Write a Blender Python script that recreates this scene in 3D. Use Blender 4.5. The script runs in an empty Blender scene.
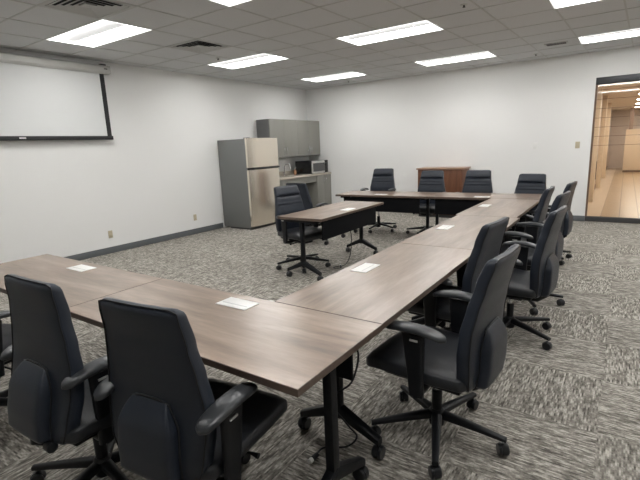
import bpy, bmesh, math, random
from mathutils import Vector, Matrix
PI = math.pi
random.seed(7)
SC = bpy.context.scene
COL = SC.collection

# ------------------------------------------------------------------ camera
cam_d = bpy.data.cameras.new('camera')
cam = bpy.data.objects.new('camera', cam_d)
COL.objects.link(cam)
cam_d.sensor_width = 36.0
cam_d.lens = 439.105 / 640 * 36
cam_d.clip_start = 0.02
cam_d.clip_end = 100
cx = Vector((0.82571153, 0.56262755, -0.04062889))
cy = Vector((-0.08301524, 0.19244204, 0.97779064))
cz = -Vector((-0.55795066, 0.80400019, -0.20560827))
cam.matrix_world = Matrix(((cx.x, cy.x, cz.x, 0), (cx.y, cy.y, cz.y, 0), (cx.z, cy.z, cz.z, 1.5023), (0, 0, 0, 1)))
SC.camera = cam

# ------------------------------------------------------------------ world, exposure
w = bpy.data.worlds.new('world')
SC.world = w
w.use_nodes = True
w.node_tree.nodes['Background'].inputs[0].default_value = (0.8, 0.85, 1, 1)
w.node_tree.nodes['Background'].inputs[1].default_value = 0.05
SC.view_settings.view_transform = 'Standard'
SC.view_settings.look = 'None'
SC.view_settings.gamma = 1
SC.view_settings.use_curve_mapping = False
SC.view_settings.exposure = 0.71
LAMP = 9.0          # strength of the room troffers
HALL_LAMP = 14.0     # strength of the corridor troffers
LAMP_COL = (1.0, 0.99, 0.975)

CEIL = 2.898
WL, WB, WR, WN = -6.609, 9.184, 3.6, -3.2

# ------------------------------------------------------------------ materials
def new_mat(name):
    m = bpy.data.materials.new(name)
    m.use_nodes = True
    nt = m.node_tree
    return m, nt, nt.nodes['Principled BSDF']

def link(nt, a, b):
    nt.links.new(a, b)

def mat(name, col, rough=0.5, metal=0.0, bump=0.0, bscale=200.0, var=0.0, vscale=3.0, spec=None, emit=None, estr=0.0, coat=0.0):
    m, nt, b = new_mat(name)
    b.inputs['Base Color'].default_value = (*col, 1)
    b.inputs['Roughness'].default_value = rough
    b.inputs['Metallic'].default_value = metal
    if spec is not None:
        b.inputs['Specular IOR Level'].default_value = spec
    if coat:
        b.inputs['Coat Weight'].default_value = coat
    tc = nt.nodes.new('ShaderNodeTexCoord')
    if var:
        n = nt.nodes.new('ShaderNodeTexNoise')
        n.inputs['Scale'].default_value = vscale
        n.inputs['Detail'].default_value = 4
        link(nt, tc.outputs['Object'], n.inputs['Vector'])
        mx = nt.nodes.new('ShaderNodeMix')
        mx.data_type = 'RGBA'
        mx.inputs[6].default_value = (*[c * (1 - var) for c in col], 1)
        mx.inputs[7].default_value = (*[min(1, c * (1 + var)) for c in col], 1)
        link(nt, n.outputs['Fac'], mx.inputs[0])
        link(nt, mx.outputs[2], b.inputs['Base Color'])
    if bump:
        n = nt.nodes.new('ShaderNodeTexNoise')
        n.inputs['Scale'].default_value = bscale
        n.inputs['Detail'].default_value = 3
        link(nt, tc.outputs['Object'], n.inputs['Vector'])
        bp = nt.nodes.new('ShaderNodeBump')
        bp.inputs['Strength'].default_value = bump
        bp.inputs['Distance'].default_value = 0.002
        link(nt, n.outputs['Fac'], bp.inputs['Height'])
        link(nt, bp.outputs['Normal'], b.inputs['Normal'])
    if emit:
        b.inputs['Emission Color'].default_value = (*emit, 1)
        b.inputs['Emission Strength'].default_value = estr
    return m

def math_node(nt, op, a=None, b=None, va=None, vb=None):
    n = nt.nodes.new('ShaderNodeMath')
    n.operation = op
    if a is not None: link(nt, a, n.inputs[0])
    if b is not None: link(nt, b, n.inputs[1])
    if va is not None: n.inputs[0].default_value = va
    if vb is not None: n.inputs[1].default_value = vb
    return n.outputs[0]

def wood_mat(name, dark, mid, light, streak=(1.2, 8.0, 8.0), rough=0.32, spec=0.8, coat=0.0):
    m, nt, b = new_mat(name)
    tc = nt.nodes.new('ShaderNodeTexCoord')
    oi = nt.nodes.new('ShaderNodeObjectInfo')
    off = nt.nodes.new('ShaderNodeVectorMath'); off.operation = 'SCALE'
    cmb = nt.nodes.new('ShaderNodeCombineXYZ')
    link(nt, oi.outputs['Random'], cmb.inputs[0]); link(nt, oi.outputs['Random'], cmb.inputs[1])
    link(nt, cmb.outputs[0], off.inputs[0]); off.inputs['Scale'].default_value = 7.0
    add = nt.nodes.new('ShaderNodeVectorMath'); add.operation = 'ADD'
    link(nt, tc.outputs['Object'], add.inputs[0]); link(nt, off.outputs[0], add.inputs[1])
    mp = nt.nodes.new('ShaderNodeMapping')
    mp.inputs['Scale'].default_value = streak
    link(nt, add.outputs[0], mp.inputs['Vector'])
    n1 = nt.nodes.new('ShaderNodeTexNoise'); n1.inputs['Scale'].default_value = 1.0
    n1.inputs['Detail'].default_value = 7; n1.inputs['Roughness'].default_value = 0.62; n1.inputs['Distortion'].default_value = 0.35
    link(nt, mp.outputs[0], n1.inputs['Vector'])
    n2 = nt.nodes.new('ShaderNodeTexNoise'); n2.inputs['Scale'].default_value = 6.0
    n2.inputs['Detail'].default_value = 4
    link(nt, mp.outputs[0], n2.inputs['Vector'])
    mixf = math_node(nt, 'ADD', math_node(nt, 'MULTIPLY', n1.outputs['Fac'], vb=0.78), math_node(nt, 'MULTIPLY', n2.outputs['Fac'], vb=0.22))
    cr = nt.nodes.new('ShaderNodeValToRGB')
    e = cr.color_ramp.elements
    e[0].position = 0.34; e[0].color = (*dark, 1)
    e[1].position = 0.66; e[1].color = (*light, 1)
    k = e.new(0.5); k.color = (*mid, 1)
    link(nt, mixf, cr.inputs[0])
    link(nt, cr.outputs[0], b.inputs['Base Color'])
    b.inputs['Roughness'].default_value = rough
    b.inputs['Specular IOR Level'].default_value = spec
    b.inputs['Coat Weight'].default_value = coat
    b.inputs['Coat Roughness'].default_value = 0.26
    bp = nt.nodes.new('ShaderNodeBump'); bp.inputs['Strength'].default_value = 0.05; bp.inputs['Distance'].default_value = 0.001
    link(nt, n2.outputs['Fac'], bp.inputs['Height']); link(nt, bp.outputs['Normal'], b.inputs['Normal'])
    return m

def carpet_mat():
    m, nt, b = new_mat('carpet_tile')
    tc = nt.nodes.new('ShaderNodeTexCoord')
    sp = nt.nodes.new('ShaderNodeSeparateXYZ')
    link(nt, tc.outputs['Object'], sp.inputs[0])
    T = 0.61
    ix = math_node(nt, 'FLOOR', math_node(nt, 'MULTIPLY', sp.outputs[0], vb=1 / T))
    iy = math_node(nt, 'FLOOR', math_node(nt, 'MULTIPLY', sp.outputs[1], vb=1 / T))
    par = math_node(nt, 'PINGPONG', math_node(nt, 'ADD', ix, iy), vb=1.0)
    def mixf(f, a, c):
        n = nt.nodes.new('ShaderNodeMix'); n.data_type = 'FLOAT'
        link(nt, f, n.inputs[0]); link(nt, a, n.inputs[2]); link(nt, c, n.inputs[3])
        return n.outputs[0]
    u = mixf(par, sp.outputs[0], sp.outputs[1])
    v = mixf(par, sp.outputs[1], sp.outputs[0])
    # random offset per tile
    wn = nt.nodes.new('ShaderNodeTexWhiteNoise'); wn.noise_dimensions = '2D'
    c0 = nt.nodes.new('ShaderNodeCombineXYZ'); link(nt, ix, c0.inputs[0]); link(nt, iy, c0.inputs[1])
    link(nt, c0.outputs[0], wn.inputs['Vector'])
    row = math_node(nt, 'FLOOR', math_node(nt, 'MULTIPLY', v, vb=125.0))
    wr = nt.nodes.new('ShaderNodeTexWhiteNoise'); wr.noise_dimensions = '2D'
    cr0 = nt.nodes.new('ShaderNodeCombineXYZ'); link(nt, row, cr0.inputs[0]); link(nt, wn.outputs['Value'], cr0.inputs[1])
    link(nt, cr0.outputs[0], wr.inputs['Vector'])
    c1 = nt.nodes.new('ShaderNodeCombineXYZ')
    link(nt, math_node(nt, 'MULTIPLY', u, vb=15.0), c1.inputs[0])
    link(nt, math_node(nt, 'MULTIPLY', wr.outputs['Value'], vb=300.0), c1.inputs[1])
    link(nt, math_node(nt, 'MULTIPLY', wn.outputs['Value'], vb=40.0), c1.inputs[2])
    n1 = nt.nodes.new('ShaderNodeTexNoise'); n1.inputs['Scale'].default_value = 1.0
    n1.inputs['Detail'].default_value = 3; n1.inputs['Roughness'].default_value = 0.6
    link(nt, c1.outputs[0], n1.inputs['Vector'])
    n2 = nt.nodes.new('ShaderNodeTexNoise'); n2.inputs['Scale'].default_value = 220.0; n2.inputs['Detail'].default_value = 2
    link(nt, tc.outputs['Object'], n2.inputs['Vector'])
    n3 = nt.nodes.new('ShaderNodeTexNoise'); n3.inputs['Scale'].default_value = 1.3; n3.inputs['Detail'].default_value = 3
    link(nt, tc.outputs['Object'], n3.inputs['Vector'])
    f = math_node(nt, 'ADD', math_node(nt, 'MULTIPLY', n1.outputs['Fac'], vb=0.86), math_node(nt, 'MULTIPLY', n2.outputs['Fac'], vb=0.14))
    cr = nt.nodes.new('ShaderNodeValToRGB')
    e = cr.color_ramp.elements
    e[0].position = 0.36; e[0].color = (*CARPET[0], 1)
    e[1].position = 0.64; e[1].color = (*CARPET[2], 1)
    k = e.new(0.5); k.color = (*CARPET[1], 1)
    link(nt, f, cr.inputs[0])
    tv = nt.nodes.new('ShaderNodeMix'); tv.data_type = 'RGBA'; tv.blend_type = 'MULTIPLY'; tv.inputs[0].default_value = 1
    link(nt, cr.outputs[0], tv.inputs[6])
    g = math_node(nt, 'ADD', math_node(nt, 'MULTIPLY', wn.outputs['Value'], vb=0.07), vb=0.96)
    cg = nt.nodes.new('ShaderNodeCombineXYZ')
    for i in range(3): link(nt, g, cg.inputs[i])
    link(nt, cg.outputs[0], tv.inputs[7])
    link(nt, tv.outputs[2], b.inputs['Base Color'])
    b.inputs['Roughness'].default_value = 0.95
    b.inputs['Specular IOR Level'].default_value = 0.15
    bp = nt.nodes.new('ShaderNodeBump'); bp.inputs['Strength'].default_value = 0.2; bp.inputs['Distance'].default_value = 0.003
    link(nt, f, bp.inputs['Height']); link(nt, bp.outputs['Normal'], b.inputs['Normal'])
    return m

def brushed_mat(name, col, rough=0.32):
    m, nt, b = new_mat(name)
    tc = nt.nodes.new('ShaderNodeTexCoord')
    mp = nt.nodes.new('ShaderNodeMapping'); mp.inputs['Scale'].default_value = (7, 7, 0.25)
    link(nt, tc.outputs['Object'], mp.inputs['Vector'])
    n = nt.nodes.new('ShaderNodeTexNoise'); n.inputs['Scale'].default_value = 3.0; n.inputs['Detail'].default_value = 1
    link(nt, mp.outputs[0], n.inputs['Vector'])
    mr = nt.nodes.new('ShaderNodeMapRange'); mr.inputs['To Min'].default_value = rough - 0.04; mr.inputs['To Max'].default_value = rough + 0.04
    link(nt, n.outputs['Fac'], mr.inputs['Value']); link(nt, mr.outputs[0], b.inputs['Roughness'])
    b.inputs['Base Color'].default_value = (*col, 1)
    b.inputs['Metallic'].default_value = 0.9
    b.inputs['Anisotropic'].default_value = 0.6
    bp = nt.nodes.new('ShaderNodeBump'); bp.inputs['Strength'].default_value = 0.03; bp.inputs['Distance'].default_value = 0.002
    link(nt, n.outputs['Fac'], bp.inputs['Height']); link(nt, bp.outputs['Normal'], b.inputs['Normal'])
    return m

def tile_mat(name, c1, c2, mortar, bw, bh, scale=1.0, rough=0.3, size=0.004, rot=0.0, offset=0.5):
    m, nt, b = new_mat(name)
    tc = nt.nodes.new('ShaderNodeTexCoord')
    mp = nt.nodes.new('ShaderNodeMapping'); mp.inputs['Rotation'].default_value = (0, 0, rot)
    link(nt, tc.outputs['Object'], mp.inputs['Vector'])
    br = nt.nodes.new('ShaderNodeTexBrick')
    br.inputs['Color1'].default_value = (*c1, 1); br.inputs['Color2'].default_value = (*c2, 1); br.inputs['Mortar'].default_value = (*mortar, 1)
    br.inputs['Scale'].default_value = scale; br.inputs['Brick Width'].default_value = bw; br.inputs['Row Height'].default_value = bh
    br.inputs['Mortar Size'].default_value = size
    br.offset = offset
    link(nt, mp.outputs[0], br.inputs['Vector'])
    link(nt, br.outputs['Color'], b.inputs['Base Color'])
    b.inputs['Roughness'].default_value = rough
    return m

CARPET = ((0.098, 0.090, 0.078), (0.258, 0.241, 0.212), (0.555, 0.524, 0.47))
M = {}
M['carpet'] = carpet_mat()
M['wall'] = mat('painted_wall', (0.80, 0.80, 0.785), 0.75, bump=0.12, bscale=120, var=0.015, vscale=0.6, spec=0.25)
M['ceil'] = mat('ceiling_tile', (0.63, 0.637, 0.64), 0.95, bump=0.4, bscale=160, var=0.10, vscale=140, spec=0.1)
M['grid'] = mat('ceiling_grid_paint', (0.50, 0.50, 0.485), 0.6)
M['baseboard'] = mat('grey_vinyl', (0.115, 0.125, 0.13), 0.55, var=0.05)
M['wood'] = wood_mat('walnut_laminate', (0.125, 0.077, 0.050), (0.228, 0.151, 0.102), (0.345, 0.242, 0.172), coat=0.8)
M['edge'] = wood_mat('walnut_edge', (0.07, 0.046, 0.033), (0.10, 0.066, 0.047), (0.14, 0.094, 0.068), streak=(3, 30, 30), rough=0.45)
M['cabwood'] = wood_mat('cherry_veneer', (0.095, 0.036, 0.016), (0.138, 0.055, 0.026), (0.185, 0.080, 0.040), streak=(14, 14, 1.2), rough=0.5, spec=0.35)
M['cabtop'] = wood_mat('cherry_top', (0.24, 0.13, 0.08), (0.31, 0.18, 0.115), (0.38, 0.24, 0.16), streak=(1.4, 18, 18), rough=0.35)
M['leather'] = mat('black_leather', (0.0185, 0.0240, 0.0355), 0.38, bump=0.35, bscale=420, var=0.10, vscale=6, spec=0.4)
M['seatleather'] = mat('seat_leather', (0.019, 0.021, 0.025), 0.36, bump=0.35, bscale=420, var=0.10, vscale=6, spec=0.45)
M['piping'] = mat('black_piping', (0.005, 0.006, 0.008), 0.6)
M['plastic'] = mat('black_plastic', (0.008, 0.009, 0.011), 0.42, bump=0.15, bscale=500, spec=0.3)
M['armpad'] = mat('soft_black_polyurethane', (0.036, 0.039, 0.043), 0.33, bump=0.15, bscale=400)
M['caster'] = mat('caster_plastic', (0.009, 0.010, 0.012), 0.3)
M['steel'] = mat('black_coated_steel', (0.005, 0.006, 0.008), 0.40, bump=0.1, bscale=300, spec=0.25)
M['panel'] = mat('black_panel', (0.004, 0.0045, 0.006), 0.6, bump=0.15, bscale=250, spec=0.15)
M['chrome'] = mat('chrome', (0.75, 0.76, 0.78), 0.15, metal=1.0)
M['whiteplastic'] = mat('white_plastic', (0.78, 0.78, 0.76), 0.35)
M['plategrey'] = mat('grey_port_strip', (0.52, 0.52, 0.51), 0.4)
M['beige'] = mat('beige_plastic', (0.52, 0.46, 0.33), 0.4)
M['slot'] = mat('dark_slot', (0.05, 0.05, 0.05), 0.6)
M['fridge_side'] = mat('grey_fridge_side', (0.17, 0.176, 0.172), 0.45, bump=0.2, bscale=300)
M['stainless'] = brushed_mat('brushed_stainless', (0.80, 0.735, 0.635), 0.22)
M['greycab'] = mat('grey_laminate', (0.246, 0.242, 0.218), 0.5, var=0.03)
M['greydark'] = mat('grey_laminate_end', (0.165, 0.165, 0.165), 0.5)
M['kick'] = mat('toe_kick', (0.05, 0.05, 0.05), 0.6)
M['counter'] = mat('beige_speckled_counter', (0.52, 0.47, 0.40), 0.3, var=0.22, vscale=160)
M['mwblack'] = mat('microwave_black', (0.012, 0.012, 0.013), 0.25)
M['mwglass'] = mat('microwave_window', (0.075, 0.075, 0.075), 0.18)
M['mwsteel'] = brushed_mat('microwave_steel', (0.60, 0.59, 0.57), 0.3)
M['screen'] = mat('matte_white_screen', (0.70, 0.71, 0.705), 0.85, spec=0.1)
M['screenblack'] = mat('screen_black_border', (0.012, 0.012, 0.013), 0.6)
M['housing'] = mat('white_screen_case', (0.50, 0.50, 0.48), 0.35)
M['troffer'] = mat('troffer_white', (0.85, 0.85, 0.83), 0.5, emit=LAMP_COL, estr=LAMP * 0.10)
M['lens'] = mat('lamp_lens', (0.25, 0.25, 0.25), 0.6, emit=LAMP_COL, estr=0.36)
M['sidelens'] = mat('lamp_reflector', (0.9, 0.9, 0.9), 0.5, emit=LAMP_COL, estr=LAMP * 1.65)
M['vent'] = mat('vent_grey', (0.50, 0.50, 0.485), 0.5)
M['ventdark'] = mat('vent_cavity', (0.02, 0.02, 0.02), 0.8)
M['dark'] = mat('dark_metal', (0.03, 0.03, 0.03), 0.5)
M['frame'] = mat('dark_anodised_frame', (0.055, 0.058, 0.062), 0.4, metal=0.4)
M['halltile'] = tile_mat('tan_floor_tile', (0.40, 0.285, 0.165), (0.44, 0.315, 0.185), (0.16, 0.11, 0.075), 1.2, 0.30, size=0.008, rot=PI / 2, rough=0.3, offset=0.35)
M['hallborder'] = mat('pale_stone_border', (0.62, 0.50, 0.37), 0.3, var=0.06)
M['hallwall'] = mat('tan_wall_panel', (0.66, 0.57, 0.50), 0.5, var=0.05)
M['halldark'] = mat('brown_wood_frame', (0.16, 0.10, 0.07), 0.4, var=0.1)
M['halldoor'] = mat('tan_door_veneer', (0.46, 0.33, 0.235), 0.4, var=0.08)
M['hallceil'] = mat('cream_ceiling', (0.70, 0.62, 0.52), 0.8)
M['cream'] = mat('cream_laminate', (0.78, 0.64, 0.47), 0.5, var=0.03)
M['halllens'] = mat('corridor_lens', (0.9, 0.9, 0.9), 0.5, emit=(1.0, 0.93, 0.83), estr=HALL_LAMP)
M['copper'] = mat('amber_soap', (0.42, 0.22, 0.12), 0.25)
def glass_mat():
    m, nt, b = new_mat('clear_glass')
    nt.nodes.remove(b)
    tr = nt.nodes.new('ShaderNodeBsdfTransparent'); tr.inputs[0].default_value = (0.93, 0.93, 0.92, 1)
    gl = nt.nodes.new('ShaderNodeBsdfGlossy'); gl.inputs['Roughness'].default_value = 0.02
    fr = nt.nodes.new('ShaderNodeFresnel'); fr.inputs[0].default_value = 1.5
    mx = nt.nodes.new('ShaderNodeMixShader')
    link(nt, fr.outputs[0], mx.inputs[0]); link(nt, tr.outputs[0], mx.inputs[1]); link(nt, gl.outputs[0], mx.inputs[2])
    link(nt, mx.outputs[0], nt.nodes['Material Output'].inputs[0])
    return m
M['glass'] = glass_mat()

# ------------------------------------------------------------------ mesh helpers
def finish(bm, name, m, parent=None, smooth=True, angle=40, loc=None):
    me = bpy.data.meshes.new(name)
    bmesh.ops.recalc_face_normals(bm, faces=bm.faces)
    bm.to_mesh(me); bm.free()
    if smooth:
        for p in me.polygons: p.use_smooth = True
        me.set_sharp_from_angle(angle=math.radians(angle))
    mats = m if isinstance(m, (list, tuple)) else [m]
    for k in mats: me.materials.append(M[k])
    o = bpy.data.objects.new(name, me)
    COL.objects.link(o)
    if parent: o.parent = parent
    if loc: o.location = loc
    return o

def box(bm, x0, x1, y0, y1, z0, z1, bev=0.0, seg=2, mi=0, mtx=None):
    vs = [bm.verts.new((x, y, z)) for z in (z0, z1) for y in (y0, y1) for x in (x0, x1)]
    fs = [bm.faces.new([vs[i] for i in f]) for f in ((0, 2, 3, 1), (4, 5, 7, 6), (0, 1, 5, 4), (1, 3, 7, 5), (3, 2, 6, 7), (2, 0, 4, 6))]
    for f in fs: f.material_index = mi
    allv = set(vs)
    if bev > 0:
        es = set()
        for f in fs: es.update(f.edges)
        r = bmesh.ops.bevel(bm, geom=list(es), offset=bev, segments=seg, affect='EDGES', profile=0.5)
        allv = set(r['verts']) | {v for v in vs if v.is_valid}
        for f in r['faces']: f.material_index = mi
    if mtx is not None:
        bmesh.ops.transform(bm, matrix=mtx, verts=[v for v in allv if v.is_valid])
    return allv

def B(*a, **k):
    bm = bmesh.new(); box(bm, *a, **k); return bm

def rings(bm, rs, cap=True, closed=True, mi=0):
    """loft a list of point rings"""
    vv = [[bm.verts.new(p) for p in r] for r in rs]
    n = len(vv[0])
    for a, b in zip(vv, vv[1:]):
        for i in range(n if closed else n - 1):
            f = bm.faces.new((a[i], a[(i + 1) % n], b[(i + 1) % n], b[i])); f.material_index = mi
    if cap:
        f = bm.faces.new(vv[0][::-1]); f.material_index = mi
        f = bm.faces.new(vv[-1]); f.material_index = mi
    return vv

def sell(a, b, n=4.0, k=28):
    """superellipse outline"""
    out = []
    for i in range(k):
        t = 2 * PI * i / k
        c, s = math.cos(t), math.sin(t)
        out.append((a * math.copysign(abs(c) ** (2 / n), c), b * math.copysign(abs(s) ** (2 / n), s)))
    return out

def tube(bm, pts, r, k=10, mi=0):
    pts = [Vector(p) for p in pts]
    rr = r if isinstance(r, (list, tuple)) else [r] * len(pts)
    rs = []
    up = Vector((0, 0, 1))
    prev = None
    for i, p in enumerate(pts):
        d = (pts[min(i + 1, len(pts) - 1)] - pts[max(i - 1, 0)]).normalized()
        if prev is None:
            a = d.cross(up)
            if a.length < 1e-3: a = d.cross(Vector((1, 0, 0)))
            a.normalize()
        else:
            a = (prev - d * prev.dot(d)).normalized()
        prev = a
        b = d.cross(a)
        rs.append([p + (a * math.cos(2 * PI * j / k) + b * math.sin(2 * PI * j / k)) * rr[i] for j in range(k)])
    rings(bm, rs, mi=mi)

def lathe(bm, prof, k=24, mtx=None, mi=0):
    rs = [[Vector((r * math.cos(2 * PI * j / k), r * math.sin(2 * PI * j / k), z)) for j in range(k)] for r, z in prof]
    if mtx is not None: rs = [[mtx @ p for p in r] for r in rs]
    rings(bm, rs, mi=mi)

def empty(name, loc=(0, 0, 0), rz=0.0, label=None, cat=None, group=None):
    o = bpy.data.objects.new(name, None)
    o.empty_display_size = 0.1
    COL.objects.link(o)
    o.location = loc; o.rotation_euler = (0, 0, rz)
    tag(o, label, cat, group)
    return o

def tag(o, label=None, cat=None, group=None, kind=None):
    if label: o['label'] = label
    if cat: o['category'] = cat
    if group: o['group'] = group
    if kind: o['kind'] = kind
    return o

def struct(name, bm, m, **k):
    o = finish(bm, name, m, **k)
    o['kind'] = 'structure'
    return o

KIDS = {}
def kids(o):
    return [c for c in bpy.data.objects if c.parent == o]
def copy_tree(o, parent=None):
    c = o.copy(); COL.objects.link(c)
    if parent: c.parent = parent
    for ch in kids(o):
        copy_tree(ch, c)
    return c

# ------------------------------------------------------------------ room shell
struct('floor', B(WL - .1, WR + .1, WN - .1, WB, -.1, 0), 'carpet', smooth=False)
struct('wall_left', B(WL - .1, WL, WN - .1, WB + .1, 0, CEIL + .3), 'wall', smooth=False)
struct('wall_right', B(WR, WR + .1, WN - .1, WB + .1, 0, CEIL + .3), 'wall', smooth=False)
struct('wall_near', B(WL, WR, WN - .1, WN, 0, CEIL + .3), 'wall', smooth=False)
DX0, DX1, DH = -0.515, 2.4, 2.475
bm = bmesh.new()
box(bm, WL, DX0, WB, WB + .12, 0, CEIL + .3)
box(bm, DX0, DX1, WB, WB + .12, DH, CEIL + .3)
box(bm, DX1, WR, WB, WB + .12, 0, CEIL + .3)
struct('wall_back', bm, 'wall', smooth=False)
bm = bmesh.new(); box(bm, WL, WL + .012, WN, 6.1, 0, .1, bev=.003)
struct('baseboard_left', bm, 'baseboard')
bm = bmesh.new(); box(bm, WL + .65, DX0 - .0, WB - .012, WB, 0, .1, bev=.003)
struct('baseboard_back', bm, 'baseboard')

# ceiling with suspended grid: cells carry tiles except where lights and vents sit
GP, GQ = 0.62, 0.606
def gx(i, y): return -3.27 + .034 * (y - 5.25) + GP * i
def gy(j): return 5.245 + GQ * j
LIGHTS = [(-4, -4, 0), (-4, 0, 0), (-4, 4, 0), (0, -4, 0), (0, 0, 0), (0, 4, 0), (4, -4, 0), (4, 0, 0), (4, 4, 0),
          (-4, -8, 0), (0, -8, 0), (4, -8, 0), (8, -4, 0), (8, 0, 0), (8, 4, 0)]
light_cells = set()
for i, j, _ in LIGHTS: light_cells |= {(i, j), (i + 1, j)}
VENTS = [(-2, -5), (-3, -2)]
GRILLE = (3, 4)
bm = bmesh.new()
I0, I1, J0, J1 = -6, 11, -14, 7
for j in range(J0, J1):
    y0, y1 = max(gy(j), WN), min(gy(j + 1), WB)
    if y1 <= y0: continue
    for i in range(I0, I1):
        if (i, j) in light_cells or (i, j) in VENTS: continue
        c = [(max(min(gx(a, y), WR), WL), y, CEIL) for a, y in ((i, y0), (i + 1, y0), (i + 1, y1), (i, y1))]
        if c[1][0] - c[0][0] < .005 and c[2][0] - c[3][0] < .005: continue
        lo = [bm.verts.new(p) for p in c]; hi = [bm.verts.new((p[0], p[1], CEIL + .02)) for p in c]
        bm.faces.new(lo[::-1]); bm.faces.new(hi)
        for a in range(4): bm.faces.new((lo[a], lo[(a + 1) % 4], hi[(a + 1) % 4], hi[a]))
ceiling = struct('ceiling', bm, 'ceil', smooth=False)
struct('ceiling_slab', B(WL, WR, WN, WB, CEIL + .28, CEIL + .3), 'ceil', smooth=False).name = 'trim_2'
bm = bmesh.new()
def bar(p, q, w=.009):
    p, q = Vector((*p, 0)), Vector((*q, 0)); d = (q - p).normalized(); n = Vector((-d.y, d.x, 0)) * w
    lo = [bm.verts.new((v.x, v.y, CEIL - .004)) for v in (p + n, q + n, q - n, p - n)]
    hi = [bm.verts.new((v.x, v.y, CEIL + .001)) for v in (p + n, q + n, q - n, p - n)]
    bm.faces.new(lo); bm.faces.new(hi[::-1])
    for a in range(4): bm.faces.new((lo[a], lo[(a + 1) % 4], hi[(a + 1) % 4], hi[a]))
for i in range(I0 + 1, I1 + 1):
    for j in range(J0, J1):
        if (i - 1, j) in light_cells and (i, j) in light_cells: continue
        y0, y1 = max(gy(j), WN), min(gy(j + 1), WB)
        if y1 <= y0 or gx(i, y0) < WL or gx(i, y1) > WR: continue
        bar((gx(i, y0), y0), (gx(i, y1), y1))
for j in range(J0, J1 + 1):
    if WN < gy(j) < WB: bar((WL, gy(j)), (WR, gy(j)))
struct('trim_1', bm, 'grid', smooth=False)

# ------------------------------------------------------------------ ceiling lights
def make_light():
    t = empty('ceiling_light')
    L, W, D = 1.24, .59, .075
    bm = bmesh.new()   # frame: flange and housing
    rs = []
    for (a, b, z) in ((L / 2, W / 2, -.004), (L / 2 - .028, W / 2 - .028, -.004), (L / 2 - .028, W / 2 - .028, D), ):
        rs.append([(-a, -b, z), (a, -b, z), (a, b, z), (-a, b, z)])
    rings(bm, rs, cap=False)
    box(bm, -L / 2, L / 2, -W / 2, W / 2, D, D + .01)
    finish(bm, 'frame', 'troffer', t, smooth=False)
    for s in (-1, 1):   # sloped reflector wings either side of the central lens
        bm = bmesh.new()
        rs = []
        for k in range(7):
            u = k / 6
            y = s * (.255 - .125 * u); z = .012 + .05 * math.sin(PI * .5 * u)
            rs.append([(-L / 2 + .035, y, z), (L / 2 - .035, y, z), (L / 2 - .035, y, z + .004), (-L / 2 + .035, y, z + .004)])
        rings(bm, rs)
        finish(bm, 'reflector', 'sidelens', t)
    bm = bmesh.new()
    rs = []
    for k in range(9):
        u = -1 + 2 * k / 8
        rs.append([(-L / 2 + .035, u * .13, .02 + .04 * abs(u) ** 2), (L / 2 - .035, u * .13, .02 + .04 * abs(u) ** 2),
                   (L / 2 - .035, u * .13, .066), (-L / 2 + .035, u * .13, .066)])
    rings(bm, rs)
    finish(bm, 'lens', 'lens', t)
    return t
proto_light = make_light()
LL = {(-4, -4): 'recessed ceiling troffer over the projection screen, brightest at upper left',
      (-4, 0): 'recessed ceiling troffer beyond the air vent, in line with the refrigerator',
      (-4, 4): 'recessed ceiling troffer nearest the kitchenette corner',
      (0, -4): 'recessed ceiling troffer cut by the top edge, left of centre',
      (0, 0): 'recessed ceiling troffer over mid-room, largest one fully in view right of centre',
      (0, 4): 'slim recessed ceiling troffer near the middle of the back wall',
      (4, 0): 'recessed ceiling troffer cut by the top edge at upper right',
      (4, 4): 'recessed ceiling troffer nearest the glass storefront at the right edge'}
first = True
for i, j, _ in LIGHTS:
    ym = gy(j) + GQ / 2
    o = proto_light if first else copy_tree(proto_light)
    first = False
    o.location = (gx(i + 1, ym), ym, CEIL)
    o.rotation_euler = (0, 0, 0)
    tag(o, LL.get((i, j), ('recessed white ceiling troffer above or behind the foreground tables, beyond the picture' if j < -4 or (i, j) == (4, -4) else
        'recessed white ceiling troffer past the right edge of the picture, %s' % {-4: 'nearest the camera', 0: 'middle of its column', 4: 'nearest the glass wall'}[j])), 'ceiling light', 'recessed ceiling troffers')

# ------------------------------------------------------------------ vents, grille, sprinklers
def vent(i, j, label, kx, ky):
    ym = gy(j) + GQ / 2
    t = empty('ceiling_vent', (gx(i, ym) + GP / 2, ym, CEIL), 0, label, 'air vent', 'square ceiling diffusers')
    H = .31
    bm = bmesh.new()
    q = lambda a, z: [(-a, -a * .96, z), (a, -a * .96, z), (a, a * .96, z), (-a, a * .96, z)]
    rings(bm, [q(H, 0), q(H, -.006), q(H - .035, -.006), q(H - .035, .02)], cap=False)
    finish(bm, 'frame', 'vent', t, smooth=False)
    finish(B(-H + .005, H - .005, -H * .955, H * .955, .012, .10), 'cavity', 'ventdark', t, smooth=False)
    for k, a in enumerate((.265, .21, .155, .10)):
        bm = bmesh.new()
        rings(bm, [q(a, -.004), q(a - .034, .006), q(a - .035, .003), q(a - .001, -.007)], cap=False)
        finish(bm, 'louver', 'vent', t, smooth=False)
    finish(B(-.05, .05, -.048, .048, -.004, .006), 'centre_plate', 'vent', t, smooth=False)
    return t
vent(*VENTS[0], 'large square louvered ceiling air vent at the top edge above the projection screen', 0, 0)
vent(*VENTS[1], 'square louvered ceiling air vent between the two left-hand troffers', 0, 0)
t = empty('ceiling_grille', (-1.0, 7.92, CEIL - .001), .03, 'narrow slotted grille in the ceiling left of the troffer by the storefront', 'air vent')
finish(B(-.16, .16, -.10, .10, -.008, 0, bev=.002), 'frame', 'grid', t)
for k in range(4):
    finish(B(-.13, .13, -.07 + .04 * k, -.055 + .04 * k, -.011, -.007), 'slot', 'slot', t, smooth=False)
t = empty('ceiling_speaker', (-4.08, 7.324, CEIL - .001), 0, 'small round grey speaker flush in the ceiling near the back wall', 'speaker')
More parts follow.
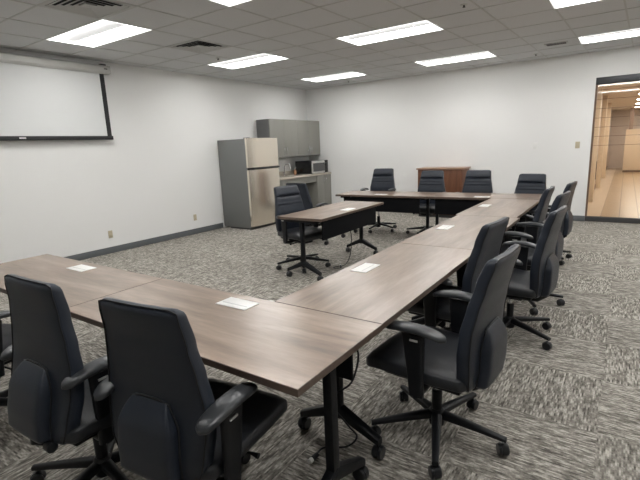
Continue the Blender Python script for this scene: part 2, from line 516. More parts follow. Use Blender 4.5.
bm = bmesh.new(); lathe(bm, [(.0001, -.004), (.10, -.006), (.12, -.003), (.12, 0)]); finish(bm, 'grille', 'vent', t)
SP = [((-1.515, 4.988), 'small dark sprinkler head near the top edge right of the large middle troffer'),
      ((-1.384, 8.602), 'small dark sprinkler head in front of the back wall left of the slotted grille'),
      ((-5.234, 5.027), 'small dark sprinkler head just right of the farther air vent'),
      ((-5.112, 8.716), 'small dark sprinkler head beside the corner troffer')]
for (x, y), lb in SP:
    t = empty('sprinkler', (x, y, CEIL), 0, lb, 'sprinkler', 'ceiling sprinkler heads')
    bm = bmesh.new(); lathe(bm, [(.038, 0), (.036, -.006), (.014, -.008)]); finish(bm, 'escutcheon', 'vent', t)
    bm = bmesh.new(); lathe(bm, [(.009, -.006), (.009, -.022), (.015, -.025), (.015, -.028), (.004, -.03)]); finish(bm, 'head', 'dark', t)

# ------------------------------------------------------------------ projection screen
SX = WL + .085
t = empty('projection_screen', (SX, 2.5, 1.75), 0, 'pulled-down white projection screen with black borders hanging on the left wall', 'projection screen')
sy0, sy1 = -1.50, 1.43
bm = bmesh.new()
prof = [(-.055, .955), (-.05, 1.04), (-.02, 1.075), (.03, 1.075), (.055, 1.05), (.055, .985), (.03, .955)]
rings(bm, [[(p[0], sy0 - .06, p[1]) for p in prof], [(p[0], sy1 + .07, p[1]) for p in prof]])
finish(bm, 'housing', 'housing', t, angle=25)
finish(B(-.048, .05, sy1 + .07, sy1 + .085, .96, 1.07, bev=.004), 'end_cap', 'housing', t)
finish(B(-.06, .0, sy1 - .03, sy1 + .05, 1.075, 1.10, bev=.003), 'bracket', 'dark', t)
finish(B(.052, .058, sy1 - .02, sy1 + .03, 1.015, 1.03), 'latch', 'dark', t, smooth=False)
bm = bmesh.new(); box(bm, 0, .0015, sy0 + .04, sy1 - .075, .045, .96)
finish(bm, 'fabric', 'screen', t, smooth=False)
finish(B(-.0005, .002, sy1 - .075, sy1 - .005, .04, .96), 'side_border', 'screenblack', t, smooth=False)
finish(B(-.0005, .002, sy0 + .005, sy0 + .04, .04, .96), 'side_border', 'screenblack', t, smooth=False)
finish(B(-.012, .014, sy0, sy1 + .01, .002, .058, bev=.005), 'bottom_bar', 'screenblack', t)
lb = finish(B(.0145, .016, .14, .22, .022, .042), 'bar_label', 'whiteplastic', t, smooth=False); lb['label'] = 'small white sticker on the bottom bar'

# ------------------------------------------------------------------ outlets and switches
def plate(name, loc, rz, m, label, cat, duplex=True):
    t = empty(name, loc, rz, label, cat)
    finish(B(-.036, .036, 0, .006, -.058, .058, bev=.003), 'cover_plate', m, t)
    if duplex:
        for z in (-.027, .027):
            bm = bmesh.new(); box(bm, -.016, .016, .005, .009, z - .014, z + .014, bev=.003)
            s = finish(bm, 'socket', m, t)
            bm = bmesh.new()
            for x in (-.006, .006): box(bm, x - .0015, x + .0015, .009, .0095, z - .003, z + .007)
            finish(bm, 'slots', 'slot', s, smooth=False)
    else:
        finish(B(-.007, .007, .005, .014, -.014, .014, bev=.002), 'toggle', m, t)
    return t
plate('wall_outlet', (WL, 3.73, .30), -PI / 2, 'beige', 'beige duplex outlet low on the left wall, the nearer to the screen', 'outlet')
plate('wall_outlet', (WL, 5.42, .31), -PI / 2, 'beige', 'beige duplex outlet low on the left wall near the refrigerator', 'outlet')
plate('light_switch', (-.716, WB, 1.363), PI, 'beige', 'beige switch plate on the back wall beside the glass storefront', 'light switch', False)
plate('wall_plate', (-1.405, WB, 1.37), PI, 'whiteplastic', 'white cover plate on the back wall, left of the beige switch', 'switch plate', False)

# ------------------------------------------------------------------ glass storefront
fw = empty('window_1', (DX0, WB + .03, 0)); fw['kind'] = 'structure'
W_ = DX1 - DX0
finish(B(0, W_, -.025, .05, DH - .115, DH, bev=.002), 'header', 'frame', fw)
finish(B(0, W_, -.025, .05, .0, .09, bev=.002), 'sill', 'kick', fw)
finish(B(0, .03, -.02, .045, .09, DH - .115), 'jamb', 'halldark', fw, smooth=False)
finish(B(W_ - .05, W_, -.025, .05, .09, DH - .115), 'jamb', 'frame', fw, smooth=False)
gl = finish(B(.03, W_ - .05, .008, .016, .09, DH - .115), 'pane', 'glass', fw, smooth=False)
bm = bmesh.new()
for k in range(7):
    z = 1.34 + .155 * k
    box(bm, .03, W_ - .05, .0075, .0079, z, z + .006)
finish(bm, 'pane_lines', 'halldark', gl, smooth=False)  # thin dark horizontal lines across the pane

# corridor beyond the glass
HC = 2.62
HX0, HX1, HY1 = -0.66, 3.4, 25.0
bm = bmesh.new(); box(bm, -.30, HX1, WB + .12, HY1, -.1, 0)
struct('floor', bm, 'halltile', smooth=False).name = 'floor_corridor'
bm = bmesh.new(); box(bm, HX0, -.30, WB + .12, HY1, -.1, 0.001); box(bm, DX0, DX1, WB, WB + .12, -.1, 0.001)
struct('trim_3', bm, 'hallborder', smooth=False)
struct('ceiling_corridor', B(HX0, HX1, WB + .12, HY1, HC, HC + .1), 'hallceil', smooth=False)
struct('wall_corridor_left', B(HX0 - .1, HX0, WB + .12, HY1, 0, HC), 'hallwall', smooth=False)
struct('wall_corridor_right', B(HX1, HX1 + .1, WB + .12, HY1, 0, HC), 'hallwall', smooth=False)
struct('wall_corridor_end', B(HX0, HX1, HY1, HY1 + .1, 0, HC), 'hallwall', smooth=False)
bm = bmesh.new(); box(bm, HX0, HX0 + .012, WB + .12, HY1, 0, .12)
struct('baseboard_corridor', bm, 'halldark', smooth=False)
for n, (y0, m_, s_) in enumerate(((12.9, 'halldoor', 1), (16.4, 'halldoor', -1), (19.5, 'halldoor', 1))):
    d = empty('door_%d' % (n + 1), (HX0, y0, 0)); d['kind'] = 'structure'
    finish(B(0, .03, 0, .98, 0.01, 2.2, bev=.003), 'leaf', m_, d)
    for y in (-.07, .98): finish(B(0, .05, y, y + .07, 0, 2.27, bev=.004), 'frame', 'hallwall', d)
    finish(B(0, .05, 0, .98, 2.2, 2.27, bev=.004), 'frame', 'hallwall', d)
    if n: continue
    bm = bmesh.new(); tube(bm, [(.03, .14, .42), (.075, .14, .45), (.075, .14, .88), (.03, .14, .91)], .022); finish(bm, 'handle', 'dark', d)
    for z in (.3, 1.25, 2.0): finish(B(.03, .045, .94, .985, z - .06, z + .06), 'hinge', 'dark', d, smooth=False)
# pilasters and cream reception partition at the far end
for y in (11.9, 15.3, 18.9):
    bm = bmesh.new(); box(bm, HX0, HX0 + .12, y, y + .3, 0, HC - .001, bev=.004)
    struct('trim_%d' % int(y), bm, 'cream')
t = empty('reception_partition', (1.0, 22.3, 0), 0, 'tall cream partition seen through the glass at the end of the tiled corridor', 'partition')
finish(B(-1.05, 1.3, -.1, .1, .08, 1.72, bev=.01), 'panel', 'cream', t)
finish(B(-1.04, 1.29, -.09, .09, 0, .08), 'plinth', 'halldark', t, smooth=False)
t = empty('corridor_column', (.10, 23.6, 0), 0, 'dark brown column standing in the corridor above the cream partition', 'column')
finish(B(-.07, .07, -.07, .07, 0, HC), 'shaft', 'halldark', t, smooth=False)
finish(B(-.10, .10, -.10, .10, 0, .12, bev=.01), 'plinth', 'halldark', t)
first = True
for k, y in enumerate((10.9, 13.3, 15.7, 18.1, 20.5, 23.0)):
    if first:
        t = empty('corridor_light')
        bm = bmesh.new(); q = lambda a, b, z: [(-a, -b, z), (a, -b, z), (a, b, z), (-a, b, z)]
        rings(bm, [q(.62, .31, 0), q(.62, .31, -.012), q(.58, .27, -.012), q(.58, .27, -.002)], cap=False)
        finish(bm, 'frame', 'housing', t, smooth=False)
        finish(B(-.58, .58, -.27, .27, -.008, -.002), 'lens', 'halllens', t, smooth=False)
        hl = t; first = False
    else:
        t = copy_tree(hl)
    t.location = (.75, y, HC)
    tag(t, ('warm corridor ceiling light just behind the glass, %s' % ('nearest the header', 'second from the header')[k]) if k < 2 else
        'small far corridor ceiling light, %s beyond the glass' % ('third', 'fourth', 'fifth', 'sixth')[k - 2], 'ceiling light', 'corridor ceiling lights')

# ------------------------------------------------------------------ refrigerator
t = empty('refrigerator', (-6.12, 6.565, 0), 0, 'tall two-door refrigerator with brushed steel doors and grey sides against the left wall', 'refrigerator')
FW = .445
finish(B(-.465, .26, -FW, FW, .03, 1.72, bev=.006), 'body', 'fridge_side', t)
def door(z0, z1):
    bm = bmesh.new()
    rs = []
    for z in (z0, z1):
        r = []
        for k in range(13):
            u = -1 + 2 * k / 12
            r.append((.308 + .040 * (1 - abs(u) ** 2.2), u * FW, z))
        r += [(.265, FW, z), (.265, -FW, z)]
        rs.append(r)
    rings(bm, rs)
    return bm
d1 = finish(door(1.185, 1.73), 'freezer_door', 'stainless', t, angle=30); d1['label'] = 'brushed stainless freezer door'
d2 = finish(door(.06, 1.14), 'fridge_door', 'stainless', t, angle=30); d2['label'] = 'brushed stainless lower door'
finish(B(.2, .318, -FW + .03, FW - .01, 1.141, 1.184), 'handle_recess', 'mwblack', t, smooth=False)
finish(B(.30, .350, -FW + .14, FW - .02, 1.150, 1.178, bev=.004), 'handle', 'dark', d1)
finish(B(-.30, .27, -FW + .01, FW - .01, .0, .055), 'toe_grille', 'kick', t, smooth=False)
for y in (-FW + .07, FW - .07): finish(B(.2, .30, y - .04, y + .04, 1.72, 1.745, bev=.006), 'hinge_cover', 'fridge_side', t)

# ------------------------------------------------------------------ wall cabinets
UY = [7.30, 8.27, 9.175]
for n in range(2):
    y0, y1 = UY[n] + .001, UY[n + 1] - .001
    t = empty('wall_cabinet', (WL, (y0 + y1) / 2, 1.33), 0, ('grey two-door wall cabinet beside the refrigerator', 'grey two-door wall cabinet over the microwave by the corner')[n], 'cabinet', 'grey wall cabinets')
    h = (y1 - y0) / 2
    finish(B(.0, .345, -h, h, 0, .81, bev=.002), 'body', 'greydark', t)
    for s in (-1, 1):
        a, b = sorted((s * .002, s * (h - .002)))
        d = finish(B(.347, .366, a, b, .0, .81, bev=.002), 'door', 'greycab', t)
        bm = bmesh.new(); y = s * .045
        tube(bm, [(.366, y, .05), (.396, y, .055), (.396, y, .20), (.366, y, .205)], .008)
        hd = finish(bm, 'handle', 'chrome', d)

# ------------------------------------------------------------------ base cabinets and counter
CTZ = .865
def base_cab(y0, y1, doors, label, hside=None):
    t = empty('base_cabinet', (WL, (y0 + y1) / 2, 0), 0, label, 'cabinet')
    h = (y1 - y0) / 2
    finish(B(.003, .63, -h, h, .1, CTZ - .002, bev=.002), 'body', 'greycab', t)
    finish(B(.003, .57, -h + .002, h - .002, 0, .1), 'toe_kick', 'kick', t, smooth=False)
    n = doors; wd = 2 * h / n
    for k in range(n):
        a = -h + wd * k + .002; b = a + wd - .004
        d = finish(B(.632, .65, a, b, .11, CTZ - .01, bev=.002), 'door', 'greycab', t)
        bm = bmesh.new(); y = b - .04 if k == 0 else a + .04
        tube(bm, [(.65, y, .68), (.678, y, .68), (.678, y, .80), (.65, y, .80)], .006)
        finish(bm, 'handle', 'chrome', d)
    return t
base_cab(7.03, 7.30, 1, 'narrow grey base cabinet between the refrigerator and the sink opening')
base_cab(8.58, 9.17, 2, 'grey base cabinet under the microwave by the corner')
t = empty('sink_apron', (WL, 7.94, 0), 0, 'grey apron and recessed panel under the kitchenette sink', 'cabinet panel')
finish(B(.61, .63, -.638, .638, .72, CTZ - .002), 'apron', 'greycab', t, smooth=False)
finish(B(.02, .04, -.638, .638, 0, CTZ - .18), 'back_panel', 'greydark', t, smooth=False)
t = empty('countertop', (WL, 8.07, CTZ), 0, 'beige speckled kitchenette countertop with backsplash and steel sink', 'countertop')
finish(B(.0, .67, -1.04, 1.105, 0, .038, bev=.004), 'slab', 'counter', t)
finish(B(.0, .02, -1.04, 1.105, .038, .13, bev=.003), 'backsplash', 'counter', t)
finish(B(.02, .55, 1.085, 1.105, .038, .13, bev=.003), 'side_splash', 'counter', t)
bm = bmesh.new(); q = lambda a, b, z: [(.30 - a, -.1 - b, z), (.30 + a, -.1 - b, z), (.30 + a, -.1 + b, z), (.30 - a, -.1 + b, z)]
rings(bm, [q(.20, .26, .038), q(.20, .26, .043), q(.18, .24, .043), q(.17, .23, .0385)], cap=False)
finish(bm, 'sink_rim', 'chrome', t)
t = empty('faucet', (WL + .12, 8.02, CTZ + .038), 0, 'chrome gooseneck faucet at the kitchenette sink left of the microwave', 'faucet')
bm = bmesh.new()
pts = [(0, 0, 0), (0, 0, .18)] + [(.07 - .07 * math.cos(a), .03 * (1 - math.cos(a)), .18 + .08 * math.sin(a)) for a in [PI * k / 8 for k in range(1, 9)]] + [(.14, .06, .15)]
tube(bm, pts, .012); finish(bm, 'spout', 'chrome', t)
bm = bmesh.new(); lathe(bm, [(.03, 0), (.028, .012), (.016, .02)]); finish(bm, 'base', 'chrome', t)
bm = bmesh.new(); tube(bm, [(0, -.01, .05), (.0, -.07, .09)], .008); finish(bm, 'lever', 'chrome', t)
t = empty('soap_bottle', (WL + .24, 8.27, CTZ + .038), 0, 'small amber soap bottle on the counter between faucet and microwave', 'soap bottle')
bm = bmesh.new(); lathe(bm, [(.03, 0), (.033, .01), (.033, .09), (.014, .12), (.014, .13)]); finish(bm, 'bottle', 'copper', t)
bm = bmesh.new(); lathe(bm, [(.015, .13), (.015, .145), (.005, .147), (.005, .17)]); tube(bm, [(0, 0, .17), (.04, 0, .172)], .005); finish(bm, 'pump', 'whiteplastic', t)

# microwave
t = empty('microwave', (WL + .40, 8.71, CTZ + .038), 0, 'black microwave with a steel-trimmed window standing on the kitchenette counter', 'microwave')
finish(B(-.23, .235, -.33, .33, .012, .305, bev=.006), 'body', 'mwblack', t)
d = finish(B(.237, .262, -.33, .19, .014, .303, bev=.004), 'door', 'mwsteel', t); d['label'] = 'steel framed door'
finish(B(.261, .265, -.295, .18, .055, .25, bev=.003), 'window', 'mwglass', d)
p = finish(B(.237, .262, .192, .33, .014, .303, bev=.004), 'control_panel', 'mwblack', t)
finish(B(.262, .264, .20, .285, .225, .26), 'display', 'mwglass', p, smooth=False)
bm = bmesh.new()
for r in range(4):
    for c in range(3): box(bm, .262, .264, .2 + .03 * c, .222 + .03 * c, .06 + .036 * r, .085 + .036 * r)
finish(bm, 'keypad', 'slot', p, smooth=False)
for x in (-.2, .2):
    for y in (-.26, .26): finish(B(x - .015, x + .015, y - .015, y + .015, 0, .013), 'foot', 'mwblack', t, smooth=False)

# ------------------------------------------------------------------ wooden cabinet on the back wall
t = empty('storage_cabinet', (-3.05, 8.93, 0), 0, 'reddish-brown wooden storage cabinet against the back wall behind the chairs', 'cabinet')
finish(B(-.46, .46, -.22, .22, .06, .975, bev=.002), 'body', 'cabwood', t)
tp = finish(B(-.485, .485, -.255, .235, .975, 1.005, bev=.003), 'top', 'cabtop', t); tp['label'] = 'lighter brown overhanging top'
finish(B(-.45, .45, -.20, .21, 0, .06), 'plinth', 'kick', t, smooth=False)
for s in (-1, 1):
    a, b = sorted((s * .003, s * .455))
    d = finish(B(a, b, -.24, -.221, .07, .965, bev=.002), 'door', 'cabwood', t)
    bm = bmesh.new(); tube(bm, [(s * .04, -.24, .5), (s * .04, -.265, .51), (s * .04, -.265, .61), (s * .04, -.24, .62)], .006)
    finish(bm, 'handle', 'chrome', d)

# ------------------------------------------------------------------ casters
def caster_bm(r=.03, mi=0):
    """twin wheel swivel caster, axle at z=r, stem at origin"""
    bm = bmesh.new()
    for s in (-1, 1):
        mx = Matrix.Translation((0, 0, r)) @ Matrix.Rotation(PI / 2, 4, 'X') @ Matrix.Translation((0, 0, s * .014))
        lathe(bm, [(r * .5, -.010), (r * .92, -.010), (r, -.006), (r, .006), (r * .92, .010), (r * .5, .010)], k=18, mtx=mx)
    # hood
    rs = []
    for k in range(9):
        a = math.radians(-20 + 200 * k / 8)
        rs.append([(math.cos(a) * rr, y, r + math.sin(a) * rr) for rr, y in ((r * 1.12, -.012), (r * 1.12, .012), (r * .9, .012), (r * .9, -.012))])
    rings(bm, rs)
    lathe(bm, [(.009, r * 1.0), (.009, r * 1.1), (.007, r * 2 + .006)], k=10)
    return bm

# ------------------------------------------------------------------ table
TL, TW, TT, TZ = 1.523, .612, .030, .740
def make_table():
    t = empty('training_table')
    a, b = TL / 2 - .003, TW / 2 - .003
    top = finish(B(-a, a, -b, b, TZ - TT + .001, TZ), 'tabletop', 'wood', t, smooth=False)
    bm = bmesh.new()
    A, Bb = TL / 2, TW / 2
    q = lambda i, z: [(-A + i, -Bb + i, z), (A - i, -Bb + i, z), (A - i, Bb - i, z), (-A + i, Bb - i, z)]
    rings(bm, [q(.003, TZ - .0002), q(.0008, TZ - .0008), q(0, TZ - .003), q(0, TZ - TT + .002), q(.002, TZ - TT), q(.02, TZ - TT)], cap=False)
    e = finish(bm, 'edge_band', 'edge', top, smooth=False); e['label'] = 'dark brown edge banding'
    for s in (-1, 1):
        x = s * (TL / 2 - .072)
        bm = bmesh.new()
        box(bm, x - .021, x + .021, -.015 - .023, -.015 + .023, .15, TZ - TT - .03, bev=.006)           # column
        box(bm, x - .028, x + .028, -.24, .22, TZ - TT - .035, TZ - TT, bev=.004)         # top bracket
        for d in (-1, 1):                                                                # arched foot
            rs = []
            for k in range(9):
                u = k / 8
                y = -.015 + d * .235 * u
                zc = .195 - .105 * u
                hh = .034 - .014 * u; ww = .025 - .004 * u
                rs.append([(x + px, y, zc + pz) for px, pz in sell(ww, hh, 5, 12)])
            rings(bm, rs)
        lg = finish(bm, 'leg', 'steel', t)
        for d in (-1, 1):
            finish(caster_bm(.033), 'caster', 'caster', lg, loc=(x, -.015 + d * .225, 0))
    bm = bmesh.new()
    box(bm, -TL / 2 + .115, TL / 2 - .115, .225, .243, .475, TZ - TT - .012, bev=.003)
    finish(bm, 'modesty_panel', 'panel', t)
    finish(B(-TL / 2 + .12, TL / 2 - .12, -.07, -.03, TZ - TT - .05, TZ - TT - .012, bev=.003), 'crossbeam', 'steel', t)
    finish(B(-.16, .16, .08, .22, TZ - TT - .055, TZ - TT - .001, bev=.004), 'power_box', 'steel', t)
    pp = finish(B(-.102, .102, .135, .245, TZ, TZ + .0035, bev=.0015), 'power_plate', 'whiteplastic', t)
    pp['label'] = 'white pop-up power plate set in the tabletop'
    finish(B(-.085, .085, .168, .176, TZ + .0036, TZ + .004), 'lid_gap', 'plategrey', pp, smooth=False)
    return t
tab = make_table()
R90 = PI / 2
TABLES = [((-1.5725, 1.313), 0, 'walnut-topped table in the foreground row, its right corner nearest the camera'),
          ((-3.0975, 1.313), 0, 'walnut-topped table at the left end of the foreground row by the left wall'),
          ((-1.119, 2.383), R90, 'walnut-topped table of the long right-hand run, nearest the foreground row'),
          ((-1.119, 3.909), R90, 'walnut-topped table in the middle of the long right-hand run'),
          ((-1.150, 5.434), R90, 'walnut-topped table at the far end of the right-hand run, meeting the back row'),
          ((-1.61, 6.50), PI + math.radians(2.5), 'walnut-topped table of the back row, in the far right corner of the layout'),
          ((-3.135, 6.433), PI + math.radians(2.5), 'walnut-topped table of the back row, the one at its left end'),
          ((-2.974, 4.646), -R90, 'small walnut-topped table standing alone in the middle of the layout')]
first = True
for (x, y), rz, lb in TABLES:
    o = tab if first else copy_tree(tab)
    first = False
    o.location = (x, y, 0); o.rotation_euler = (0, 0, rz)
    tag(o, lb, 'table', 'training tables')

# ------------------------------------------------------------------ office chair
def interp(tab_, z):
    for (a, *va), (b, *vb) in zip(tab_, tab_[1:]):
        if z <= b:
            u = (z - a) / (b - a); u = u * u * (3 - 2 * u) * .5 + u * .5
            return [p + (q_ - p) * u for p, q_ in zip(va, vb)]
    return list(tab_[-1][1:])
# z : y centre, half thickness, half width
BACK = [(.395, -.215, .030, .178), (.43, -.215, .034, .200), (.50, -.221, .034, .222), (.60, -.219, .034, .235), (.70, -.222, .032, .232), (.80, -.237, .030, .215), (.90, -.257, .029, .196), (1.035, -.293, .025, .184)]
def make_chair():
    t = empty('office_chair')
    # backrest
    bm = bmesh.new(); rs = []
    zs = [.395 + .640 * k / 60 for k in range(61)]
    for k, z in enumerate(zs):
        yc, ht, hw = interp(BACK, z)
        cap = 1.0
        dz_ = min(z - .395, 1.035 - z)
        if dz_ < .03: cap = math.sqrt(max(0, 1 - (1 - dz_ / .03) ** 2)) * .55 + .45
        cw = 1 - (1 - cap) * .20
        g = 0
        for gz, gd, gw in ((.905, .022, .013), (.845, .006, .006), (.80, .006, .006), (.62, .005, .006)):
            g += gd * math.exp(-((z - gz) / gw) ** 2)
        if z > .91: g -= .010 * math.sin(PI * (z - .91) / .12)
        ring = []
        for px, py in sell(hw * cw, ht * cap, 8, 44):
            y = yc + py + .014 * (px / hw) ** 2
            if py > 0: y -= g * (1 - (abs(px) / hw) ** 6)
            ring.append((px, y, z))
        rs.append(ring)
    rings(bm, rs)
    back = finish(bm, 'backrest', 'leather', t, angle=60)
    # piping round the rear edge
    bm = bmesh.new(); L_, R_ = [], []
    for z in [.42 + .595 * k / 24 for k in range(25)]:
        yc, ht, hw = interp(BACK, z)
        L_.append((-hw * .985, yc - ht * .86 + .013, z)); R_.append((hw * .985, yc - ht * .86 + .013, z))
    yc, ht, hw = interp(BACK, 1.035)
    topc = [(-hw * .97 + 2 * hw * .97 * k / 12, yc - ht * .62 + .013 * abs(-.97 + 1.94 * k / 12) ** 2, 1.0335) for k in range(13)]
    tube(bm, L_[:-1] + [tuple(Vector(p) * .5 + Vector(q_) * .5) for p, q_ in [(L_[-1], topc[0])]] + topc[1:-1] + [tuple(Vector(topc[-1]) * .5 + Vector(R_[-1]) * .5)] + R_[-2::-1], .0028, k=6)
    finish(bm, 'piping', 'piping', back)
    # raised lumbar panel on the rear
    bm = bmesh.new(); rs = []
    for k in range(26):
        u = k / 25; z = .402 + .295 * u
        yc, ht, hw = interp(BACK, z)
        w = .128 - .004 * u - .045 * max(0, (u - .66) / .34) ** 1.3
        cap = min(1, math.sqrt(max(0, 1 - (1 - min(1, u / .09)) ** 2)) + .02, math.sqrt(max(0, 1 - (1 - min(1, (1 - u) / .10)) ** 2)) + .02)
        w *= .86 + .14 * cap
        cap = min(cap, math.sin(PI / 2 * min(1, (1 - u) / .38)) ** .8)
        th = .036 * cap + .002
        ring = []
        for px, py in sell(w, th, 8, 36):
            ring.append((px, yc - ht * .9 - .012 * cap + py + .008 * (px / hw) ** 2, z))
        rs.append(ring)
    rings(bm, rs)
    lum = finish(bm, 'lumbar_panel', 'leather', t, angle=60)
    bm = bmesh.new(); L_, R_ = [], []
    for k in range(15):       # dark seam where the pad meets the shell
        u = .03 + .93 * k / 14; z = .402 + .295 * u
        yc, ht, hw = interp(BACK, z)
        w = .128 - .004 * u - .045 * max(0, (u - .66) / .34) ** 1.3 + .003
        yy = yc - ht - .001 + .014 * (w / hw) ** 2
        L_.append((-w, yy, z)); R_.append((w, yy, z))
    tube(bm, L_ + [(-.04, L_[-1][1] - .003, L_[-1][2] + .012), (.04, L_[-1][1] - .003, L_[-1][2] + .012)] + R_[::-1], .0045, k=6)
    finish(bm, 'seam', 'piping', lum)
    bm = bmesh.new()
    lathe(bm, [(.001, -.028), (.018, -.026), (.021, -.018), (.021, .014), (.012, .02)], k=14, mtx=Matrix.Translation((.13, -.245, .392)) @ Matrix.Rotation(PI / 2, 4, 'Y'))
    finish(bm, 'tilt_knob', 'plastic', t)
    # seat cushion
    bm = bmesh.new(); rs = []
    SE = [(-.235, .440, .030, .20), (-.20, .445, .044, .235), (-.05, .448, .050, .252), (.12, .453, .052, .256), (.22, .450, .050, .252), (.27, .438, .046, .243), (.295, .428, .036, .228)]
    for k in range(34):
        y = -.235 + .53 * k / 33
        zc, ht, hw = interp(SE, y)
        e = min(y + .235, .295 - y); cap = 1 if e > .03 else .5 + .5 * math.sqrt(max(0, 1 - (1 - e / .03) ** 2))
        ring = []
        for px, pz in sell(hw * (1 - (1 - cap) * .15), ht * cap, 4.0, 36):
            z = zc + pz
            if pz > 0: z += .012 * (px / hw) ** 4 - .006 + .004 * math.cos(px * 9)
            if abs(pz) < ht * .99 and pz > ht * .5 and abs(px) > hw * .86: z -= .002
            ring.append((px, y, z))
        rs.append(ring)
    rings(bm, rs)
    finish(bm, 'seat', 'seatleather', t, angle=60)
    finish(B(-.19, .19, -.19, .20, .378, .405, bev=.008), 'seat_pan', 'plastic', t)
    # tilt mechanism and back bracket
    bm = bmesh.new()
    box(bm, -.075, .075, -.10, .13, .325, .376, bev=.012)
    tube(bm, [(0, -.08, .35), (0, -.19, .345), (0, -.245, .38), (0, -.235, .52)], [.03, .028, .024, .02], k=12)
    finish(bm, 'tilt_mechanism', 'plastic', t)
    bm = bmesh.new(); tube(bm, [(.05, .04, .352), (.20, .05, .345), (.235, .05, .343)], [.006, .006, .012]); finish(bm, 'height_lever', 'plastic', t)
    # arms
    for s in (-1, 1):
        bm = bmesh.new(); rs = []
        for k in range(13):       # flared blade shaped post
            u = k / 12; z = .355 + .312 * u
            hw = .036 + .020 * u ** 1.3
            xx = s * (.256 + .014 * u)
            rs.append([(xx + px, .0 + .01 * u + py, z) for px, py in sell(.014, hw, 4, 20)])
        rings(bm, rs)
        tube(bm, [(s * .10, 0, .36), (s * .20, 0, .355), (s * .262, 0, .37)], [.018, .02, .024], k=10)
        arm = finish(bm, 'arm', 'plastic', t)
        bm = bmesh.new(); rs = []
        for k in range(25):
            u = -1 + 2 * k / 24
            y = .008 + .148 * u
            zc = .694 - .020 * u * u - (.010 * max(0, -u) ** 2)
            e = math.sqrt(max(0, 1 - abs(u) ** 5)) * .85 + .15
            rs.append([(s * (.270 - .010 * u * u) + px, y, zc + pz) for px, pz in sell(.039 * e, .016 * (e * .7 + .3), 3.2, 20)])
        rings(bm, rs)
        pad = finish(bm, 'armrest_pad', 'armpad', arm, angle=60)
        finish(B(s * .284 - .003, s * .284 + .004, -.018, .022,   .635, .645, bev=.002), 'height_button', 'plategrey', arm)
    # gas lift, star base
    bm = bmesh.new(); lathe(bm, [(.026, .06), (.027, .25), (.022, .255)], k=18); finish(bm, 'column_cover', 'plastic', t)
    bm = bmesh.new(); lathe(bm, [(.014, .16), (.014, .34)], k=14); finish(bm, 'gas_cylinder', 'chrome', t)
    bm = bmesh.new(); lathe(bm, [(.022, .055), (.038, .062), (.042, .085), (.040, .138), (.030, .150)], k=20); finish(bm, 'hub', 'plastic', t)
    for k in range(5):
        a = 2 * PI * k / 5 + PI / 2
        c, s_ = math.cos(a), math.sin(a)
        bm = bmesh.new(); rs = []
        for n in range(9):
            u = n / 8; r = .03 + .315 * u
            zc = .118 - .034 * u ** 1.2
            hw = .027 - .012 * u; hh = .022 - .010 * u
            rs.append([(c * r - s_ * px, s_ * r + c * px, zc + pz) for px, pz in sell(hw, hh, 3, 12)])
        rings(bm, rs)
        lg = finish(bm, 'leg', 'plastic', t)
        ca = finish(caster_bm(.029), 'caster', 'caster', lg, loc=(c * .33, s_ * .33, 0))
        ca.rotation_euler = (0, 0, a + random.uniform(-1.2, 1.2))
    return t
chair = make_chair()
LOWER = ('column_cover', 'hub', 'leg')
UPPER = ('backrest', 'lumbar_panel', 'tilt_knob')
D = math.radians
# x, y, facing (0 = +Y), height offset, base spin, label
CHAIRS = [
    (-2.97, .80, 8, 0, 10, 6, -.05, 'high-backed black office chair cut off by the left edge of the picture'),
    (-1.885, .875, 2, .008, -25, 11.5, -.08, 'high-backed black office chair in the foreground row, left of the closest one'),
    (-1.320, 1.01, 7.5, -.018, 12, 6, -.135, 'large high-backed black office chair closest to the camera, back turned'),
    (-.704, 2.022, 85.6, -.005, -31, -2.5, -.01, 'high-backed black office chair in the right foreground with its whole star base visible'),
    (-.917, 2.824, 84, -.008, 0, -2, 0, 'high-backed black office chair pushed up to the right-hand run, directly behind the right foreground chair'),
    (-.645, 3.50, 85, -.015, 13, -1.5, 0, 'high-backed black office chair third along the right-hand run, pulled out onto the open carpet'),
    (-.70, 4.30, 84, .01, -20, -2, 0, 'high-backed black office chair fourth along the right-hand run, mostly hidden behind the third'),
    (-.90, 4.97, 89, -.015, 15, -2, 0, 'high-backed black office chair tucked closest to the far end of the right-hand run'),
    (-.77, 6.05, 84, -.055, 0, 0, 0, 'high-backed black office chair last on the right side in front of the back wall'),
    (-3.58, 7.04, 185, .05, -5, 0, 0, 'high-backed black office chair behind the back row, leftmost, against the bare wall'),
    (-2.64, 6.98, 185, .01, -10, 0, 0, 'high-backed black office chair behind the back row, in front of the wooden cabinet'),
    (-1.885, 6.98, 184, .015, 25, 0, 0, 'high-backed black office chair behind the back row, right of the wooden cabinet'),
    (-1.155, 6.98, 173, -.045, 0, 0, 0, 'high-backed black office chair behind the back row at its far right corner'),
    (-3.34, 4.41, -103, 0, 33, 0, -.02, 'high-backed black office chair at the lone small table, its front seams facing the camera'),
    (-4.10, 5.62, -2, -.045, -18, 0, 0, 'high-backed black office chair behind the lone small table, back turned, half hidden by its neighbour'),
]
first = True
todo = []
for ch in CHAIRS:
    o = chair if first else copy_tree(chair)
    first = False
    todo.append((o, ch))
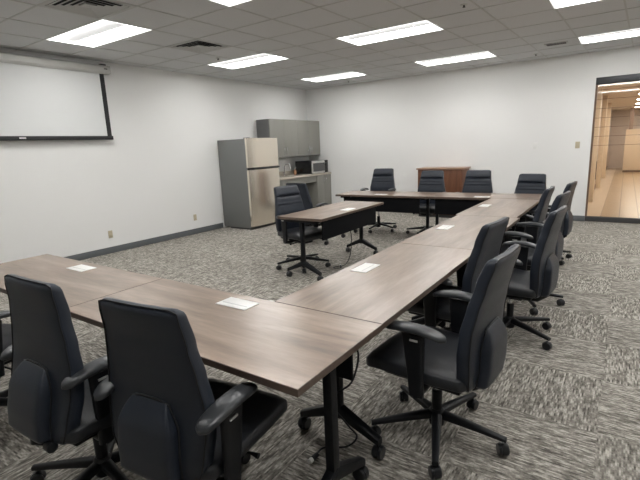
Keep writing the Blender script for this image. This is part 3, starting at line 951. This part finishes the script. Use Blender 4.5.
for o, (x, y, rot, dz, spin, tilt, pad, lb) in todo:
    o.location = (x, y, 0); o.rotation_euler = (0, 0, D(rot))
    tag(o, lb, 'office chair', 'black office chairs round the tables')
    arm_n = 0      # the width-adjustable armrests of two neighbours stand a little further in
    for c in sorted(kids(o), key=lambda k: (k.name.split('.')[0], k.data.name if k.data else '')):
        if c.name.split('.')[0] in LOWER:
            c.rotation_euler = (0, 0, D(spin))
        elif c.name.split('.')[0] in UPPER:
            c.location = Vector((0, -.2, .43 + dz)) - Matrix.Rotation(-D(tilt), 3, 'X') @ Vector((0, -.2, .43))
            c.rotation_euler = (-D(tilt), 0, 0)
        elif c.name.split('.')[0] == 'arm':
            arm_n += 1
            c.location = ((.035 if abs(x + 1.320) < .001 and arm_n == 1 else 0) - (.03 if abs(x + 1.885) < .001 and arm_n == 2 and abs(rot) < 5 else 0), pad, dz)
        else:
            c.location = (0, 0, dz)

# ------------------------------------------------------------------ cords
def cord(name, pts, r, label, plug=None):
    t = empty(name, pts[0], 0, label, 'power cord')
    p0 = Vector(pts[0])
    P_ = [Vector(p) - p0 for p in pts]
    sm = []
    for i in range(len(P_) - 1):
        a, b, c, d = P_[max(i - 1, 0)], P_[i], P_[i + 1], P_[min(i + 2, len(P_) - 1)]
        for k in range(8):
            u = k / 8
            sm.append(.5 * ((2 * b) + (c - a) * u + (2 * a - 5 * b + 4 * c - d) * u * u + (3 * b - a - 3 * c + d) * u ** 3))
    sm.append(P_[-1])
    bm = bmesh.new(); tube(bm, sm, r, k=8)
    finish(bm, 'cable', 'plastic', t)
    e = P_[-1]; d = (P_[-1] - P_[-2]).normalized()
    bm = bmesh.new(); tube(bm, [e - d * .01, e + d * .035], [.012, .014], k=10); finish(bm, 'plug', 'plastic', t)
    bm = bmesh.new(); tube(bm, [e + d * .035, e + d * .055], [.013, .012], k=10); g = finish(bm, 'plug_tip', 'whiteplastic', t); g['label'] = 'white plug tip'
    return t
cord('power_cord', [(-2.86, 4.72, .66), (-2.79, 4.72, .40), (-2.80, 4.70, .15), (-2.84, 4.64, .03), (-2.90, 4.58, .012), (-2.93, 4.50, .014), (-2.88, 4.46, .016), (-2.83, 4.52, .016), (-2.86, 4.56, .018)], .005,
     'black power cord hanging from the lone small table to the carpet')
cord('power_cord', [(-1.02, 1.42, .66), (-.98, 1.58, .62), (-.96, 1.66, .55), (-.99, 1.64, .40), (-1.06, 1.56, .33), (-1.0, 1.60, .2), (-.98, 1.66, .1), (-1.04, 1.66, .02), (-1.14, 1.60, .012), (-1.14, 1.53, .014)], .005,
     'black power cord with white plug tip lying by the foreground table leg')
